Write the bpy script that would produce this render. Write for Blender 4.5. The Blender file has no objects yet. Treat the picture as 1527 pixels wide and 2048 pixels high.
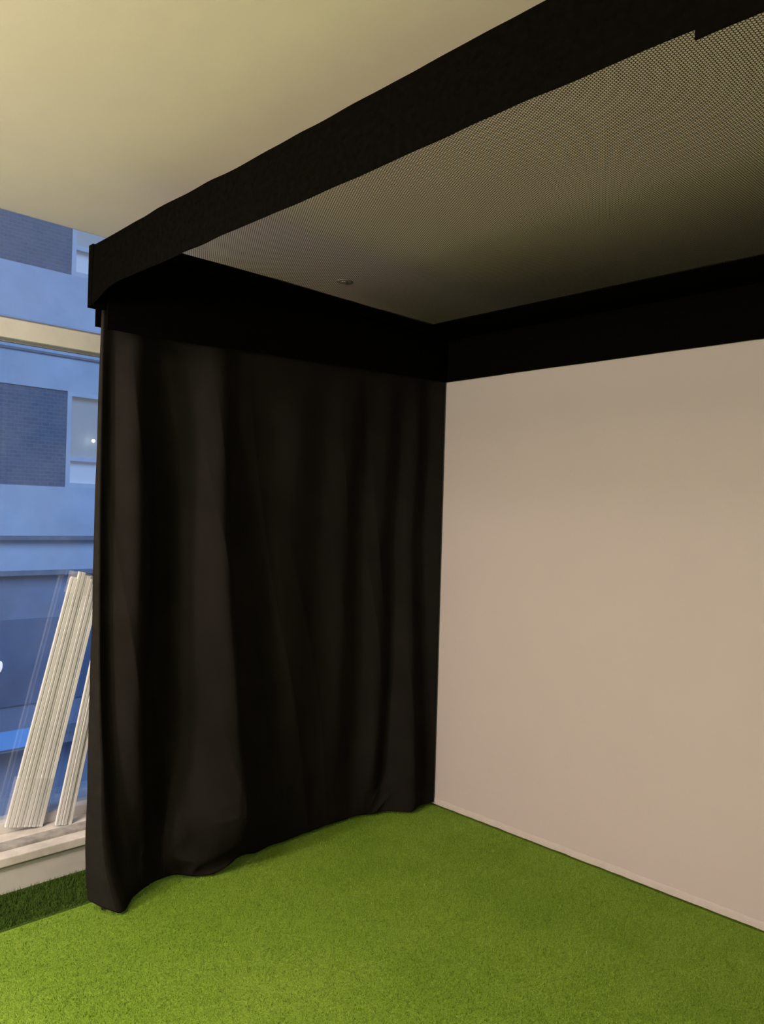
import bpy, bmesh, math, random
import numpy as np
from mathutils import Vector, Matrix, noise as mnoise
random.seed(4); rng = np.random.default_rng(4)
sc = bpy.context.scene
C = sc.collection
try:
    sc.view_settings.view_transform = 'Standard'
    sc.view_settings.look = 'None'
except Exception: pass

# ------------------------------------------------------------------ materials
class NT:
    def __init__(s, name):
        s.m = bpy.data.materials.new(name); s.m.use_nodes = True
        s.t = s.m.node_tree; s.t.nodes.clear()
        s.out = s.t.nodes.new('ShaderNodeOutputMaterial')
    def n(s, typ, **kw):
        nd = s.t.nodes.new(typ)
        for k, v in kw.items(): setattr(nd, k, v)
        return nd
    def put(s, sock, v):
        if hasattr(v, 'is_output'): s.t.links.new(v, sock)
        else: sock.default_value = v
    def math(s, op, a, b=0.0, c=None):
        nd = s.n('ShaderNodeMath', operation=op)
        s.put(nd.inputs[0], a); s.put(nd.inputs[1], b)
        if c is not None: s.put(nd.inputs[2], c)
        return nd.outputs[0]
    def coord(s): return s.n('ShaderNodeTexCoord').outputs['Object']
    def noise(s, scale, detail=4, rough=.6, vec=None):
        nd = s.n('ShaderNodeTexNoise')
        nd.inputs['Scale'].default_value = scale; nd.inputs['Detail'].default_value = detail
        nd.inputs['Roughness'].default_value = rough
        s.t.links.new(vec if vec is not None else s.coord(), nd.inputs['Vector'])
        return nd.outputs['Fac']
    def ramp(s, fac, stops):
        nd = s.n('ShaderNodeValToRGB'); e = nd.color_ramp.elements
        while len(e) < len(stops): e.new(.5)
        for i, (p, c) in enumerate(stops):
            e[i].position = p; e[i].color = (c[0], c[1], c[2], 1)
        s.t.links.new(fac, nd.inputs[0]); return nd.outputs[0]
    def bump(s, h, strength, dist):
        nd = s.n('ShaderNodeBump'); nd.inputs['Strength'].default_value = strength
        nd.inputs['Distance'].default_value = dist; s.t.links.new(h, nd.inputs['Height'])
        return nd.outputs[0]
    def bsdf(s, col, rough=.8, normal=None, spec=.3, sheen=0.0, metal=0.0, emit=None, es=0.0):
        b = s.n('ShaderNodeBsdfPrincipled')
        s.put(b.inputs['Base Color'], col if hasattr(col, 'is_output') else (col[0], col[1], col[2], 1))
        b.inputs['Roughness'].default_value = rough; b.inputs['Metallic'].default_value = metal
        b.inputs['Specular IOR Level'].default_value = spec
        if sheen: b.inputs['Sheen Weight'].default_value = sheen; b.inputs['Sheen Roughness'].default_value = .6
        if normal is not None: s.t.links.new(normal, b.inputs['Normal'])
        if emit: b.inputs['Emission Color'].default_value = (*emit, 1); b.inputs['Emission Strength'].default_value = es
        return b.outputs[0]
    def done(s, sh):
        s.t.links.new(sh, s.out.inputs['Surface']); return s.m

def mat_noise(name, c0, c1, scale, rough=.8, bump=0., bscale=None, bdist=.002, spec=.3, sheen=0., metal=0.):
    t = NT(name)
    col = t.ramp(t.noise(scale), [(.3, c0), (.7, c1)])
    nb = t.bump(t.noise(bscale or scale), bump, bdist) if bump else None
    return t.done(t.bsdf(col, rough, nb, spec, sheen, metal))

M = {}
M['ceiling'] = mat_noise('painted ceiling', (.89,.775,.71), (.92,.805,.74), 3, .9, .15, 180, .001, .1)
M['wall'] = mat_noise('painted grey wall', (.24,.225,.20), (.28,.265,.235), 3, .9, .1, 150, .001, .2)
M['wall_dark'] = mat_noise('charcoal painted wall', (.020,.019,.018), (.028,.027,.026), 3, .9, .1, 150, .001, .2)
M['sill'] = mat_noise('dusty sill paint', (.52,.51,.50), (.80,.79,.78), 9, .7, .1, 60, .001)
M['frame_white'] = mat_noise('window frame paint', (.58,.585,.59), (.66,.665,.67), 8, .45)
M['dirt'] = mat_noise('dusty plank', (.22,.22,.22), (.46,.455,.45), 14, .9, .2, 80, .001)
M['black'] = mat_noise('black enclosure cloth', (.0022,.0020,.0017), (.0036,.0033,.0028), 60, 1, .2, 900, .0006, .0)
M['steel'] = mat_noise('dark steel tube', (.03,.03,.03), (.05,.05,.05), 30, .5, metal=.6)
M['moulding'] = mat_noise('white primed moulding', (.62,.645,.68), (.70,.725,.76), 4, .7)
M['seam'] = mat_noise('screen hem tape', (.565,.515,.53), (.605,.555,.57), 30, .9, .2, 700, .0005, .1)
# curtain
t = NT('black curtain cloth')
w = t.n('ShaderNodeTexNoise'); w.inputs['Scale'].default_value = 700; t.t.links.new(t.coord(), w.inputs['Vector'])
col = t.ramp(t.noise(5, 5), [(.3, (.0120,.0108,.0102)), (.7, (.0160,.0146,.0138))])
M['curtain'] = t.done(t.bsdf(col, 1, t.bump(w.outputs['Fac'], .2, .0008), .0, .0))
M['hem'] = mat_noise('curtain side hem painted lit', (.016,.0150,.0145), (.021,.0200,.019), 20, 1, .25, 700, .0008, .0)  # lighter copy of the curtain cloth, light on the flap put into the colour
# screen cloth
t = NT('white screen cloth')
n1 = t.noise(1.2, 3); n2 = t.noise(900, 2)
col = t.ramp(n1, [(.3, (.54,.49,.512)), (.7, (.56,.51,.53))])
M['screen'] = t.done(t.bsdf(col, .9, t.bump(n2, .15, .0006), .1))
# turf
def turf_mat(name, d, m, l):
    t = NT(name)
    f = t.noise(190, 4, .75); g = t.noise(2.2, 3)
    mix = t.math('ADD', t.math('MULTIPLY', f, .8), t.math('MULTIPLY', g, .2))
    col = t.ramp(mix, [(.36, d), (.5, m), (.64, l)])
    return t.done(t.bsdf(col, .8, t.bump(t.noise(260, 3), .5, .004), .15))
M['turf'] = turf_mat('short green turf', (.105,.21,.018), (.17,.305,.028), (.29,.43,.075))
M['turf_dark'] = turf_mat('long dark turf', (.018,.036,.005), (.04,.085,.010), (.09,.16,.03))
# glass; a thin diffuse layer puts haze over the view outside
t = NT('window glass')
gl = t.n('ShaderNodeBsdfGlossy'); gl.inputs['Roughness'].default_value = .02
df = t.n('ShaderNodeBsdfDiffuse'); df.inputs['Color'].default_value = (.70,.80,.95,1)
tr = t.n('ShaderNodeBsdfTransparent'); tr.inputs['Color'].default_value = (.93,.95,.97,1)
mx = t.n('ShaderNodeMixShader'); mx.inputs[0].default_value = .08
t.t.links.new(tr.outputs[0], mx.inputs[1]); t.t.links.new(gl.outputs[0], mx.inputs[2])
mx2 = t.n('ShaderNodeMixShader')
haze = t.ramp(t.noise(3.5, 4), [(.3, (.012,.012,.012)), (.7, (.05,.05,.05))])
t.t.links.new(haze, mx2.inputs[0]); t.t.links.new(mx.outputs[0], mx2.inputs[1]); t.t.links.new(df.outputs[0], mx2.inputs[2])
M['glass'] = t.done(mx2.outputs[0])
# plastic wrap
t = NT('clear plastic wrap')
gl = t.n('ShaderNodeBsdfPrincipled'); gl.inputs['Base Color'].default_value = (.8,.8,.8,1); gl.inputs['Roughness'].default_value = .25
t.t.links.new(t.bump(t.noise(60, 4), .6, .004), gl.inputs['Normal'])
tr = t.n('ShaderNodeBsdfTransparent'); mx = t.n('ShaderNodeMixShader'); mx.inputs[0].default_value = .14
t.t.links.new(tr.outputs[0], mx.inputs[1]); t.t.links.new(gl.outputs[0], mx.inputs[2])
M['wrap'] = t.done(mx.outputs[0])
# honeycomb net: dark threads, open cells
t = NT('honeycomb netting')
P = .0080; S3 = math.sqrt(3)
sep = t.n('ShaderNodeSeparateXYZ'); t.t.links.new(t.coord(), sep.inputs[0])
X = t.math('MULTIPLY', sep.outputs[1], 1/P); Y = t.math('MULTIPLY', sep.outputs[0], 1/P)
def hexd(ox, oy):
    ax = t.math('ABSOLUTE', t.math('SUBTRACT', t.math('FLOORED_MODULO', t.math('ADD', X, 1000+ox), 1.0), .5))
    ay = t.math('ABSOLUTE', t.math('SUBTRACT', t.math('FLOORED_MODULO', t.math('ADD', Y, 1000*S3+oy), S3), S3/2))
    return t.math('MAXIMUM', ax, t.math('ADD', t.math('MULTIPLY', ax, .5), t.math('MULTIPLY', ay, S3/2)))
d = t.math('MINIMUM', hexd(0, 0), hexd(.5, S3/2))
thread = t.math('GREATER_THAN', d, .5-.130)
df = t.n('ShaderNodeBsdfDiffuse'); df.inputs['Color'].default_value = (.085,.077,.067,1)
tr = t.n('ShaderNodeBsdfTransparent'); mx = t.n('ShaderNodeMixShader')
t.t.links.new(thread, mx.inputs[0]); t.t.links.new(tr.outputs[0], mx.inputs[1]); t.t.links.new(df.outputs[0], mx.inputs[2])
M['net'] = t.done(mx.outputs[0])
# exterior
M['concrete'] = mat_noise('pale concrete facade', (.46,.50,.56), (.60,.63,.68), 1.1, .9)
M['concrete_low'] = mat_noise('dark blue render', (.18,.21,.28), (.29,.33,.41), .8, .8)  # storefront level, darker blue than the bands above
M['ledge'] = mat_noise('dark flashing', (.18,.19,.22), (.25,.26,.29), 4, .7)
M['ext_frame'] = mat_noise('pale facade window frame', (.56,.57,.60), (.64,.65,.68), 4, .6)
M['street'] = mat_noise('wet asphalt', (.32,.36,.42), (.46,.50,.55), 2, .7)
t = NT('dark facade brick')
bk = t.n('ShaderNodeTexBrick'); bk.inputs['Scale'].default_value = 3.8
sep = t.n('ShaderNodeSeparateXYZ'); t.t.links.new(t.coord(), sep.inputs[0])
cmb = t.n('ShaderNodeCombineXYZ'); t.t.links.new(sep.outputs[1], cmb.inputs[0]); t.t.links.new(sep.outputs[2], cmb.inputs[1])
t.t.links.new(cmb.outputs[0], bk.inputs['Vector'])
bk.inputs['Color1'].default_value = (.115,.14,.19,1); bk.inputs['Color2'].default_value = (.145,.17,.22,1); bk.inputs['Mortar'].default_value = (.18,.205,.25,1)
bk.inputs['Mortar Size'].default_value = .02
M['brick'] = t.done(t.bsdf(bk.outputs['Color'], .9))
def emis(name, col, s, base=(.5,.5,.5)):
    t = NT(name); return t.done(t.bsdf(base, .5, emit=col, es=s))
M['lit_glass'] = emis('warm lit office window', (1,.86,.58), .10, (.34,.38,.39))
M['lower_sash'] = emis('pale lower window glass', (1,.95,.85), .08, (.72,.72,.71))
M['dark_glass'] = mat_noise('dark shopfront glass', (.10,.13,.20), (.17,.21,.30), .7, .35)
M['strip'] = emis('blue sign light', (.10,.34,.85), .36, (.1,.25,.5))
M['bulb'] = emis('bright lamp bulb', (1,.95,.85), 12)
M['reflection'] = emis('white lamp globe', (1,.92,.80), .8, (.7,.7,.7))  # glow of the painted reflection, not a fixture on the building
M['fitting'] = mat_noise('pale ceiling fitting', (.50,.47,.41), (.54,.51,.45), 20, .8, spec=.1)

# ------------------------------------------------------------------ mesh helpers
def link(name, me, m, parent=None, smooth=False):
    o = bpy.data.objects.new(name, me); C.objects.link(o)
    if m is not None: me.materials.append(m)
    if parent is not None: o.parent = parent
    if smooth:
        for p in me.polygons: p.use_smooth = True
    return o
def empty(name, loc, label, cat, group=None):
    o = bpy.data.objects.new(name, None); C.objects.link(o); o.location = loc; o.empty_display_size = .1
    o['label'] = label; o['category'] = cat
    if group: o['group'] = group
    return o
def tag(o, label=None, cat=None, kind=None):
    if label: o['label'] = label
    if cat: o['category'] = cat
    if kind: o['kind'] = kind
    return o
def add_box(bm, a, b, bev=0.0):
    vs = [bm.verts.new((x, y, z)) for x in (a[0], b[0]) for y in (a[1], b[1]) for z in (a[2], b[2])]
    q = [(0,1,3,2), (4,6,7,5), (0,4,5,1), (2,3,7,6), (0,2,6,4), (1,5,7,3)]
    fs = [bm.faces.new([vs[i] for i in f]) for f in q]
    if bev:
        es = {e for f in fs for e in f.edges}
        bmesh.ops.bevel(bm, geom=list(es), offset=bev, segments=2, affect='EDGES', profile=.6)
def boxes(name, lst, m, parent=None, bev=0.0):
    """boxes in world coordinates; stored relative to the parent's origin"""
    off = Vector(parent.location) if parent is not None else Vector((0,0,0))
    bm = bmesh.new()
    for a, b in lst: add_box(bm, Vector(a)-off, Vector(b)-off, bev)
    bmesh.ops.recalc_face_normals(bm, faces=bm.faces)
    me = bpy.data.meshes.new(name); bm.to_mesh(me); bm.free()
    return link(name, me, m, parent)
def grid(name, V, m, parent=None, smooth=True, flip=False):
    off = np.array(parent.location) if parent is not None else np.zeros(3)
    r, c, _ = V.shape
    f = [(i*c+j, i*c+j+1, (i+1)*c+j+1, (i+1)*c+j) for i in range(r-1) for j in range(c-1)]
    if flip: f = [q[::-1] for q in f]
    me = bpy.data.meshes.new(name); me.from_pydata((V.reshape(-1, 3)-off).tolist(), [], f); me.update()
    return link(name, me, m, parent, smooth)
def tube(name, a, b, r, m, parent=None, n=16):
    off = Vector(parent.location) if parent is not None else Vector((0,0,0))
    a = Vector(a)-off; b = Vector(b)-off
    bm = bmesh.new()
    q = (b-a).to_track_quat('Z', 'Y').to_matrix().to_4x4()
    bmesh.ops.create_cone(bm, cap_ends=True, segments=n, radius1=r, radius2=r, depth=(b-a).length, matrix=Matrix.Translation((a+b)/2) @ q)
    me = bpy.data.meshes.new(name); bm.to_mesh(me); bm.free()
    return link(name, me, m, parent, False)
def cloth_bar(name, axis, s0, s1, prof, m, parent, n=90, amp=.004, zfun=None, seed=0.0):
    """long cloth sleeve: closed profile [(across, z)] swept along x or y with small cloth waviness"""
    V = []
    for i in range(n+1):
        s = s0+(s1-s0)*i/n; row = []
        for k, (a, z) in enumerate(prof+[prof[0]]):
            kk = k % len(prof)
            w = amp*mnoise.noise(Vector((s*2.3+seed, kk*3.7, seed)))+amp*.5*mnoise.noise(Vector((s*7+seed, kk*5.1, 2)))
            wz = amp*1.3*mnoise.noise(Vector((s*1.7, kk*2.3+seed, 7)))+amp*.6*mnoise.noise(Vector((s*9, kk*2.3+seed, 3)))
            zz = z+wz+(zfun(s, kk) if zfun else 0)
            row.append((s, a+w, zz) if axis == 'x' else (a+w, s, zz))
        V.append(row)
    o = grid(name, np.array(V), m, parent, smooth=False)
    bm = bmesh.new(); bm.from_mesh(o.data)
    bmesh.ops.remove_doubles(bm, verts=bm.verts, dist=1e-5)
    bmesh.ops.holes_fill(bm, edges=[e for e in bm.edges if e.is_boundary], sides=0)
    bmesh.ops.recalc_face_normals(bm, faces=bm.faces)
    bm.to_mesh(o.data); bm.free()
    return o

# ------------------------------------------------------------------ room shell
CZ = 2.72; GX = -3.40; SY = 3.05; RX = 3.4; FY = -4.2; BY = 4.05
tag(boxes('floor', [((-3.5, FY-.1, -.15), (RX+.1, BY+.1, -.012))], M['turf']), kind='structure')
tag(boxes('ceiling', [((GX-.006, FY-.1, CZ), (RX+.1, BY+.1, CZ+.15))], M['ceiling']), kind='structure')
tag(boxes('wall_back', [((-3.5, BY, -.012), (RX+.1, BY+.1, CZ))], M['wall_dark']), kind='structure')
tag(boxes('wall_right', [((RX, FY, -.012), (RX+.1, BY, CZ))], M['wall']), kind='structure')
tag(boxes('wall_front', [((-3.5, FY-.1, -.012), (RX+.1, FY, CZ))], M['wall']), kind='structure')
W0, W1 = -.4, 2.05
wl = boxes('wall_left', [((-3.5, FY, -.012), (-3.36, W0, CZ)), ((-3.5, W1, -.012), (-3.36, BY, CZ))], M['wall_dark'])
tag(wl, kind='structure')
win = bpy.data.objects.new('window_1', None); C.objects.link(win); win.location = (GX, (W0+W1)/2, .14); win['kind'] = 'structure'
boxes('window_frame', [((GX-.05, W0, 2.185), (GX+.045, W1, 2.265)), ((GX-.05, W0, .14), (GX+.04, W1, .185)),
                       ((GX-.05, W0, .185), (GX+.04, W0+.06, CZ)), ((GX-.05, W1-.06, .185), (GX+.04, W1, CZ))], M['frame_white'], win, .004)
boxes('transom_gasket', [((GX+.005, W0+.06, 2.265), (GX+.02, W1-.06, 2.277)), ((GX+.005, W0+.06, 2.173), (GX+.02, W1-.06, 2.185))], M['ledge'], win)
boxes('pane', [((GX-.004, W0+.06, .185), (GX+.0, W1-.06, 2.185))], M['glass'], win)
boxes('pane', [((GX-.004, W0+.06, 2.265), (GX+.0, W1-.06, CZ))], M['glass'], win)
boxes('window_sill', [((-3.5, W0, .105), (-3.125, W1, .14))], M['sill'], win, .004)
tag(boxes('baseboard_left', [((-3.5, W0, -.012), (-3.14, W1, .105))], M['frame_white']), kind='structure')
tag(boxes('timber_plank', [((-3.255, .35, .1402), (-3.19, 1.95, .152))], M['dirt'], None, .002), 'grey dusty strip of timber lying along the white window sill', 'plank')

# ------------------------------------------------------------------ turf
def turf(name, x0, x1, y0, y1, dens, h, wd, m, zb):
    n = int((x1-x0)*(y1-y0)*dens)
    px = rng.uniform(x0+.012, x1-.012, n); py = rng.uniform(y0, y1-.011, n)
    a = rng.uniform(0, 2*np.pi, n); hh = h*rng.uniform(.55, 1.1, n); ww = wd*rng.uniform(.6, 1.2, n)
    la = rng.uniform(0, 2*np.pi, n); ll = np.minimum(hh*rng.uniform(.2, 1.1, n), .011)
    dx = np.cos(a)*ww/2; dy = np.sin(a)*ww/2
    V = np.empty((n, 3, 3))
    V[:,0] = np.stack([px-dx, py-dy, np.full(n, zb-.002)], 1)
    V[:,1] = np.stack([px+dx, py+dy, np.full(n, zb-.002)], 1)
    V[:,2] = np.stack([px+np.cos(la)*ll, py+np.sin(la)*ll, zb+hh], 1)
    base = np.array([(x0,y0,zb),(x1,y0,zb),(x1,y1,zb),(x0,y1,zb)])
    allv = np.concatenate([V.reshape(-1,3), base])
    me = bpy.data.meshes.new(name)
    me.vertices.add(len(allv)); me.vertices.foreach_set('co', allv.ravel())
    me.loops.add(3*n+4); me.loops.foreach_set('vertex_index', np.arange(3*n+4))
    me.polygons.add(n+1)
    me.polygons.foreach_set('loop_start', np.append(np.arange(n)*3, 3*n))
    me.polygons.foreach_set('loop_total', np.append(np.full(n, 3), 4))
    me.update(calc_edges=True); me.validate()
    return link(name, me, m)
tag(turf('artificial_turf', -2.86, 1.2, .1, SY-.008, 34000, .0090, .0026, M['turf'], -.004),
    'short bright green artificial turf covering the floor in front of the white screen', 'turf', 'stuff')
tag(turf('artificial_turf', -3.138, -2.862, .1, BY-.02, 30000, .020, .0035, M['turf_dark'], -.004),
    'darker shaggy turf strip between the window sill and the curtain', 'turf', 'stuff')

# ------------------------------------------------------------------ enclosure
EX0, EX1 = -2.715, 1.3; EF = 1.15; ET = 2.43
enc = empty('simulator_enclosure', (EX0, EF, 0), 'black fabric golf enclosure with honeycomb roof netting in front of the white screen', 'enclosure')
cloth_bar('front_valance', 'x', EX0, EX1, [(EF, 2.258), (EF, 2.35), (EF+.002, ET), (EF+.035, ET), (EF+.045, 2.305)], M['black'], enc, 140, .0042,
          lambda s, k: -.046*math.exp(-((s+2.72)/.13)**2) if k in (0, 4) else 0, 1.0)
cloth_bar('valance_flap', 'x', -.525, .5, [(EF-.010, 2.234), (EF-.010, 2.40), (EF-.006, 2.40), (EF-.006, 2.234)], M['black'], enc, 40, .003, None, 5.0)
cloth_bar('corner_cover', 'y', EF-.002, EF+.07, [(-2.720, 2.210), (-2.722, ET+.001), (-2.69, ET+.001), (-2.69, 2.212)], M['black'], enc, 10, .002, None, 9.0)
cloth_bar('side_valance', 'y', EF+.05, SY-.02, [(-2.672, 2.137), (-2.666, ET-.01), (-2.676, ET-.01), (-2.677, 2.137)], M['black'], enc, 60, .006,
          lambda s, k: .068*(s-1.2)/1.83 if k in (0, 3) else 0, 3.0)
cloth_bar('side_valance', 'y', EF+.05, SY, [(-2.772, 2.16), (-2.772, ET-.01), (-2.766, ET-.01), (-2.766, 2.16)], M['black'], enc, 60, .003, None, 13.0)
cloth_bar('back_valance', 'x', -2.69, EX1, [(SY-.016, 2.206), (SY-.016, ET-.01), (SY-.012, ET-.01), (SY-.012, 2.206)], M['black'], enc, 60, .0025, None, 4.0)
cloth_bar('roof_border', 'y', EF+.045, SY+.06, [(-2.775, ET-.004), (-2.775, ET+.004), (-2.538, ET+.003), (-2.538, ET-.003)], M['black'], enc, 60, .003, None, 6.0)
cloth_bar('roof_border', 'x', -2.54, EX1, [(2.76, ET-.003), (2.76, ET+.003), (SY+.06, ET+.004), (SY+.06, ET-.004)], M['black'], enc, 80, .004, None, 7.0)
# net
nx, ny = 80, 40; V = np.zeros((nx+1, ny+1, 3))
for i in range(nx+1):
    for j in range(ny+1):
        x = -2.545+(EX1+2.545)*i/nx; y = EF+.03+(2.77-EF-.03)*j/ny
        sag = -.012*math.sin(math.pi*i/nx)*math.sin(math.pi*j/ny)
        V[i,j] = (x, y, ET+.001+sag+.002*mnoise.noise(Vector((x*3, y*3, 0))))
grid('roof_net', V, M['net'], enc)
for p in [(-2.784, 1.31), (-2.742, SY+.04), (EX1, 1.2), (EX1, SY+.04)]:
    tube('frame_pole', (p[0], p[1], -.004), (p[0], p[1], ET-.006), .013, M['steel'], enc)

# ------------------------------------------------------------------ screen
scr = empty('projection_screen', (-2.685, SY, .03), 'large off-white fabric impact screen filling the back of the black enclosure', 'screen')
nx, nz = 60, 40; V = np.zeros((nx+1, nz+1, 3)); SX0 = -2.725
for i in range(nx+1):
    for j in range(nz+1):
        x = SX0+(1.27-SX0)*i/nx; z = .024+(2.26-.024)*j/nz
        V[i,j] = (x, SY+.004*mnoise.noise(Vector((x*1.1, z*1.1, 3)))*(1 if 0 < i < nx else 0), z)
o = grid('screen_cloth', V, M['screen'], scr)
V = np.zeros((201, 4, 3))
for i in range(201):
    x = SX0+(1.27-SX0)*i/200
    w = .005*mnoise.noise(Vector((x*5, 1, 0)))+.003*mnoise.noise(Vector((x*17, 1, 0)))
    V[i,0] = (x, SY-.002, .034+w); V[i,1] = (x, SY-.003+w*.3, .031+w); V[i,2] = (x, SY-.004+w*.4, .018); V[i,3] = (x, SY-.003+w*.4, .002+abs(w))
grid('bottom_hem', V, M['seam'], scr)

# ------------------------------------------------------------------ curtain
zs = np.array([0.0, .13, .6, 1.4, 2.0, 2.3])
E = (-2.688, 3.038)
lev = [
 # bottom
 [(-2.795,1.25),(-2.695,1.32),(-2.735,1.38),(-2.79,1.45),(-2.825,1.53),(-2.82,1.63),(-2.755,1.79),(-2.785,1.93),(-2.80,2.03),(-2.80,2.14),(-2.81,2.30),(-2.81,2.44),(-2.82,2.57),(-2.80,2.66),(-2.76,2.74),(-2.675,2.85),(-2.70,2.95),E],
 [(-2.792,1.238),(-2.705,1.285),(-2.74,1.36),(-2.785,1.45),(-2.84,1.53),(-2.78,1.63),(-2.665,1.81),(-2.765,1.92),(-2.79,2.03),(-2.785,2.15),(-2.80,2.30),(-2.80,2.43),(-2.82,2.57),(-2.77,2.66),(-2.775,2.75),(-2.665,2.85),(-2.72,2.95),E],
 [(-2.775,1.226),(-2.714,1.247),(-2.745,1.30),(-2.705,1.39),(-2.850,1.50),(-2.78,1.61),(-2.655,1.78),(-2.76,1.88),(-2.785,2.01),(-2.765,2.15),(-2.785,2.31),(-2.765,2.43),(-2.80,2.56),(-2.745,2.67),(-2.775,2.76),(-2.69,2.85),(-2.73,2.94),E],
 [(-2.742,1.208),(-2.716,1.217),(-2.742,1.265),(-2.682,1.36),(-2.815,1.49),(-2.785,1.59),(-2.67,1.70),(-2.75,1.81),(-2.775,1.97),(-2.745,2.11),(-2.765,2.28),(-2.745,2.42),(-2.77,2.53),(-2.74,2.65),(-2.76,2.76),(-2.72,2.85),(-2.735,2.95),E],
 [(-2.722,1.201),(-2.711,1.206),(-2.725,1.25),(-2.688,1.33),(-2.75,1.45),(-2.74,1.58),(-2.697,1.69),(-2.725,1.80),(-2.735,1.96),(-2.72,2.12),(-2.73,2.27),(-2.72,2.42),(-2.735,2.54),(-2.72,2.66),(-2.73,2.77),(-2.71,2.86),(-2.725,2.95),E],
 [(-2.715,1.20),(-2.71,1.204),(-2.71,1.26),(-2.705,1.34),(-2.71,1.45),(-2.715,1.56),(-2.705,1.67),(-2.715,1.80),(-2.71,1.95),(-2.715,2.11),(-2.71,2.26),(-2.715,2.41),(-2.71,2.54),(-2.715,2.66),(-2.71,2.77),(-2.715,2.86),(-2.71,2.95),E]]
L = np.array(lev)
def herm(xk, yk, x):
    m = np.gradient(yk, xk, axis=0)
    i = np.clip(np.searchsorted(xk, x)-1, 0, len(xk)-2)
    h = (xk[i+1]-xk[i]); u = (x-xk[i])/h
    sh = (len(x),)+(1,)*(yk.ndim-1); u = u.reshape(sh); h = h.reshape(sh)
    return (2*u**3-3*u**2+1)*yk[i]+(u**3-2*u**2+u)*h*m[i]+(-2*u**3+3*u**2)*yk[i+1]+(u**3-u**2)*h*m[i+1]
zz = np.concatenate([np.linspace(0, .3, 48)[:-1], np.linspace(.3, 2.3, 140)])
G = herm(zs, L, zz)                                   # (nz, 18, 2)
ss = np.linspace(1, 17, 480); sk = np.arange(18.)
Gs = np.transpose(herm(sk, np.transpose(G, (1, 0, 2)), ss), (1, 0, 2))
V = np.zeros((len(zz), len(ss), 3)); V[:,:,:2] = Gs
def ridge(v, p=6):                                    # narrow creases
    return (1-abs(mnoise.noise(v)))**p
def gs(s, c, w): return math.exp(-((s-c)/w)**2)
for i, z in enumerate(zz):
    for j, s in enumerate(ss):
        f = min(1, max(0, (2.2-z)/1.0))
        q = 1 if s < 7 else max(.45, 1-(s-7)*.13)
        w = .013*mnoise.noise(Vector((s*.7+.9*z, z*.45, 0)))+.004*mnoise.noise(Vector((s*1.5-.8*z, z*.5, 4)))
        w += .014*(ridge(Vector((s*.7+.9*z, z*.35, 21)), 5)-.3)+.007*(ridge(Vector((s*1.1+1.3*z, z*.4, 33)), 6)-.3)
        w = w*f*q+.0008*mnoise.noise(Vector((s*3, z*5, 5)))
        lo = math.exp(-z/.11); lo2 = math.exp(-(z/.22)**2)
        w *= 1-.45*lo
        bunch = gs(s, 5.7, 1.1)+.55*gs(s, 14.2, 1.2)+.3*gs(s, 3.2, .6)
        w += .012*lo*mnoise.noise(Vector((s*1.0, z*9, 9)))+.036*lo2*bunch*(ridge(Vector((s*.55+z*3.0, z*6-s*.6, 31)), 4)-.42)
        if s < 2.2: w *= (s-1)/1.2
        if s > 15.5: w *= (17-s)/1.5
        V[i,j,0] = min(V[i,j,0]+w, -2.63)
        V[i,j,2] = .010+z*(2.285/2.3)+.016*lo*(mnoise.noise(Vector((s*.8, 4, 0)))+.3)-.006*lo*gs(s, 1, .35)
V[:,:,2] = np.maximum(V[:,:,2], .0065)
cur = empty('curtain', (-2.71, 1.2, 0), 'long black fabric curtain hanging in folds along the left side of the enclosure', 'curtain')
o = grid('drape', V, M['curtain'], cur); md = o.modifiers.new('s', 'SOLIDIFY'); md.thickness = .003; md.offset = 0
# turned side hem facing the room
su = np.linspace(0, 1, 14)
H = np.zeros((len(zz), len(su), 3))
for i, z in enumerate(zz):
    a, b = G[i,0], V[i,0]
    for j, s in enumerate(su):
        f = min(1, (2.3-z)/1.0)
        bow = .010*math.sin(math.pi*s)*f
        wob = .010*f*(1-s)*mnoise.noise(Vector((z*2.2, 3, 1)))
        H[i,j] = (a[0]*(1-s)+b[0]*s+wob, a[1]*(1-s)+b[1]*s-bow*.6+.003*f*mnoise.noise(Vector((s*3, z*6, 1)))*(1-s), V[i,0,2]+.034*(1-s)*math.exp(-z/.1))
o = grid('side_hem', H, M['hem'], cur); md = o.modifiers.new('s', 'SOLIDIFY'); md.thickness = .003; md.offset = 0

# ------------------------------------------------------------------ mouldings on the sill
def moulding(w, th, ln, parent, name='moulding'):
    pr = [(0,0),(0,.85),(.05,.95),(.34,.95),(.38,.6),(.46,.6),(.50,1),(.93,1),(1,.8),(1,0)]
    pts = [((p[1])*th, (p[0]-.5)*w) for p in pr]
    bm = bmesh.new()
    lo = [bm.verts.new((x, y, 0)) for x, y in pts]; hi = [bm.verts.new((x, y, ln)) for x, y in pts]
    n = len(pts)
    for i in range(n): bm.faces.new((lo[i], lo[(i+1) % n], hi[(i+1) % n], hi[i]))
    bm.faces.new(lo[::-1]); bm.faces.new(hi)
    bmesh.ops.recalc_face_normals(bm, faces=bm.faces)
    me = bpy.data.meshes.new(name); bm.to_mesh(me); bm.free()
    return link(name, me, M['moulding'], parent)
def wrap_band(y0, y1, x0, x1, z0, z1, parent):
    V = []
    n = 12
    for k in range(n+1):
        z = z0+(z1-z0)*k/n; row = []
        for (x, y) in [(x0,y0),(x1,y0),(x1,(y0+y1)/2),(x1,y1),(x0,y1)]:
            row.append((x+.0015*mnoise.noise(Vector((z*60, y*50, 1))), y+.0025*mnoise.noise(Vector((z*50, x*50, 2))), z))
        V.append(row)
    V = np.array(V)+np.array(parent.location)
    return grid('plastic_wrap', V, M['wrap'], parent)
b1 = empty('moulding_bundle', (-3.347, 1.208, .1585), 'wide wrapped bundle of white mouldings leaning left of the curtain by the window', 'moulding')
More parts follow.
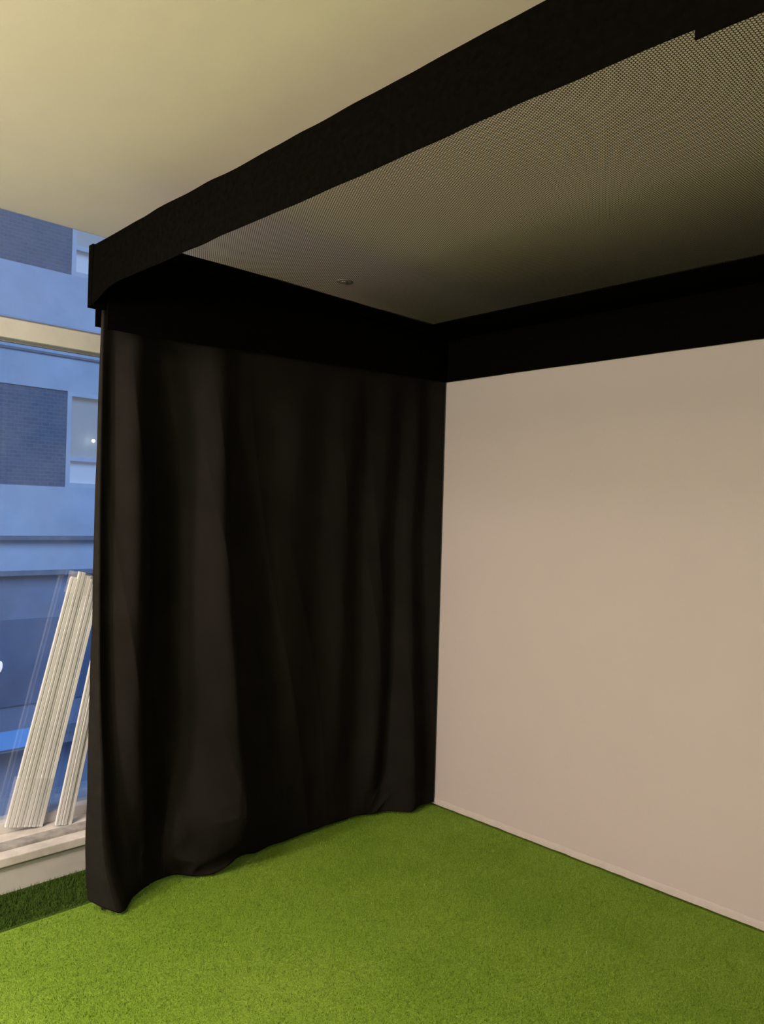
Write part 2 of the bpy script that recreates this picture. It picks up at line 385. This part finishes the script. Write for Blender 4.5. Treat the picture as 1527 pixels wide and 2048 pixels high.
dxs = [0, .003, .001, .004, .002]
for k in range(5):
    fan = (k-2)
    o = moulding(.0300, .013, 1.045+.011*((k*3) % 4), b1); o.location = (dxs[k], fan*.0312, 0); o.rotation_euler = (math.radians(.16)*fan, 0, .04*((k % 2)*2-1))
for k in range(3):
    o = moulding(.040, .011, 1.05+.01*k, b1); o.location = (-.014, -.043+.043*k, 0)
wrap_band(-.081, .081, -.018, .0205, .01, .20, b1); wrap_band(-.073, .073, -.018, .0205, .98, 1.075, b1)
b1.rotation_euler = (math.radians(-12.9), 0, 0)
b2 = empty('moulding_bundle', (-3.299, 1.352, .1455), 'narrow set of white mouldings leaning between the wide bundle and the curtain', 'moulding')
for k in range(3):
    o = moulding(.0225, .013, 1.0+.02*k, b2); o.location = (.003*(k % 2), -.022+.0235*k, 0); o.rotation_euler = (0, 0, .05*((k % 2)*2-1))
b2.rotation_euler = (math.radians(-11), 0, 0)

# ------------------------------------------------------------------ ceiling fitting behind the net
fit = empty('sprinkler', (-3.07, 2.65, CZ), 'small round ceiling fitting seen through the roof netting', 'sprinkler')
tube('rose', (-3.07, 2.65, CZ-.003), (-3.07, 2.65, CZ), .040, M['fitting'], fit, 28)
tube('nozzle', (-3.07, 2.65, CZ-.007), (-3.07, 2.65, CZ-.003), .016, M['fitting'], fit, 16)

# ------------------------------------------------------------------ outside
FX = -14.0
bld = empty('office_building', (FX, 5.3, -3.6), 'pale office building with dark brick panels seen across the street through the window', 'building')
Y0, Y1 = -3.0, 14.0
boxes('concrete_band', [((FX-.4, Y0, 3.58), (FX, Y1, 5.68))], M['concrete'], bld)
boxes('concrete_band', [((FX-.4, Y0, .97), (FX, Y1, 1.85))], M['concrete'], bld)
boxes('concrete_band', [((FX-.4, Y0, .36), (FX-.05, Y1, .92))], M['concrete'], bld)
boxes('concrete_band', [((FX-.4, Y0, 7.5), (FX, Y1, 9.4))], M['concrete'], bld)
boxes('ledge', [((FX-.4, Y0, .90), (FX+.10, Y1, .97))], M['ledge'], bld)
boxes('ledge', [((FX-.4, Y0, .28), (FX+.06, Y1, .36))], M['ledge'], bld)
boxes('ledge', [((FX-.4, Y0, 4.18), (FX+.03, Y1, 4.22))], M['ledge'], bld)
wy = [(1.2, 2.6), (5.6, 6.95), (10.0, 11.35)]
for (z0, z1) in [(1.85, 3.58), (5.68, 7.5)]:
    ed = Y0
    for (a, b) in wy+[(Y1, Y1)]:
        boxes('brick_panel', [((FX-.4, ed, z0), (FX-.02, a, z1))], M['brick'], bld)
        ed = b
        if a >= Y1: break
        fr = boxes('window', [((FX-.14, a, z0), (FX, a+.08, z1)), ((FX-.14, b-.08, z0), (FX, b, z1)), ((FX-.14, a+.08, z1-.08), (FX, b-.08, z1)),
                              ((FX-.14, a+.08, z0), (FX, b-.08, z0+.08)), ((FX-.14, a+.08, z0+.48), (FX, b-.08, z0+.56))], M['ext_frame'], bld)
        def sub(nm, lo, hi, m):
            bm = bmesh.new(); off = Vector(bld.location); add_box(bm, Vector(lo)-off, Vector(hi)-off)
            bmesh.ops.recalc_face_normals(bm, faces=bm.faces)
            me = bpy.data.meshes.new(nm); bm.to_mesh(me); bm.free(); return link(nm, me, m, fr)
        sub('pane', (FX-.12, a+.08, z0+.56), (FX-.09, b-.08, z1-.08), M['lit_glass'])
        sub('lower_pane', (FX-.12, a+.08, z0+.08), (FX-.09, b-.08, z0+.48), M['lower_sash'])
boxes('shopfront_wall', [((FX-.4, Y0, -3.6), (FX-.12, Y1, .28))], M['concrete_low'], bld)
boxes('shop_window', [((FX-.14, 3.2, -2.0), (FX-.08, 8.6, -.5))], M['dark_glass'], bld)
boxes('canopy', [((FX-.12, 2.8, -2.62), (FX+.5, 8.9, -2.48))], M['ledge'], bld)
boxes('sign_strip', [((FX+.5, 2.8, -2.56), (FX+.54, 5.35, -2.26))], M['strip'], bld)
glow_bm = bmesh.new(); bmesh.ops.create_uvsphere(glow_bm, u_segments=12, v_segments=8, radius=.03)
me = bpy.data.meshes.new('lamp'); glow_bm.to_mesh(me); glow_bm.free()
o = link('lamp', me, M['bulb'], bld, True); o.location = (.06, 6.07-5.3, 2.72+3.6)
glow_bm = bmesh.new(); bmesh.ops.create_uvsphere(glow_bm, u_segments=16, v_segments=12, radius=.10)
me = bpy.data.meshes.new('lamp_reflection'); glow_bm.to_mesh(me); glow_bm.free()
o = link('lamp_reflection', me, M['reflection'], bld, True); o.location = (.06, 4.55-5.3, -1.27+3.6); o.scale = (.5, .55, 1.1); o.rotation_euler = (-.2, 0, 0)  # glowing ellipsoid standing in for a room lamp's reflection in the glass
tag(boxes('ground', [((-15, -8, -3.75), (-3.6, 16, -3.6))], M['street']), kind='structure')

# ------------------------------------------------------------------ light
wd = bpy.data.worlds.new('World'); sc.world = wd; wd.use_nodes = True
wd.node_tree.nodes['Background'].inputs[0].default_value = (.29,.49,1,1)
wd.node_tree.nodes['Background'].inputs[1].default_value = .30
def lamp(name, typ, loc, power, col, **kw):
    l = bpy.data.lights.new(name, typ); l.energy = power; l.color = col
    for k, v in kw.items(): setattr(l, k, v)
    o = bpy.data.objects.new(name, l); C.objects.link(o); o.location = loc; return o
WARM = (1,.82,.675)
lamp('room_lamp', 'POINT', (-2.05, -1.6, 2.01), 258, WARM, shadow_soft_size=.15)
lamp('room_lamp', 'POINT', (-.9, -2.6, 1.84), 190, WARM, shadow_soft_size=.18)
lamp('ceiling_panel_lamp', 'AREA', (-2.0, .0, 2.66), 27, WARM, shape='DISK', size=.5)
s = lamp('dusk_sky_sun', 'SUN', (0, 0, 8), 2.95, (.345,.555,1), angle=math.radians(40))
s.rotation_euler = Vector((-.8, .1, -.6)).to_track_quat('-Z', 'Y').to_euler()

# ------------------------------------------------------------------ camera
a, p, r = math.radians(45.9), math.radians(.26), math.radians(1.64)
F = Vector((-math.sin(a)*math.cos(p), math.cos(a)*math.cos(p), math.sin(p)))
R0 = Vector((math.cos(a), math.sin(a), 0)); U0 = R0.cross(F)
R = math.cos(r)*R0+math.sin(r)*U0; U = -math.sin(r)*R0+math.cos(r)*U0
cam = bpy.data.cameras.new('camera'); cam.sensor_width = 36; cam.sensor_fit = 'AUTO'; cam.lens = 36*1548/2048; cam.clip_start = .02
co = bpy.data.objects.new('camera', cam); C.objects.link(co)
mw = Matrix((R, U, -F)).transposed().to_4x4(); mw.translation = (0, 0, 1.5)
co.matrix_world = mw
sc.camera = co
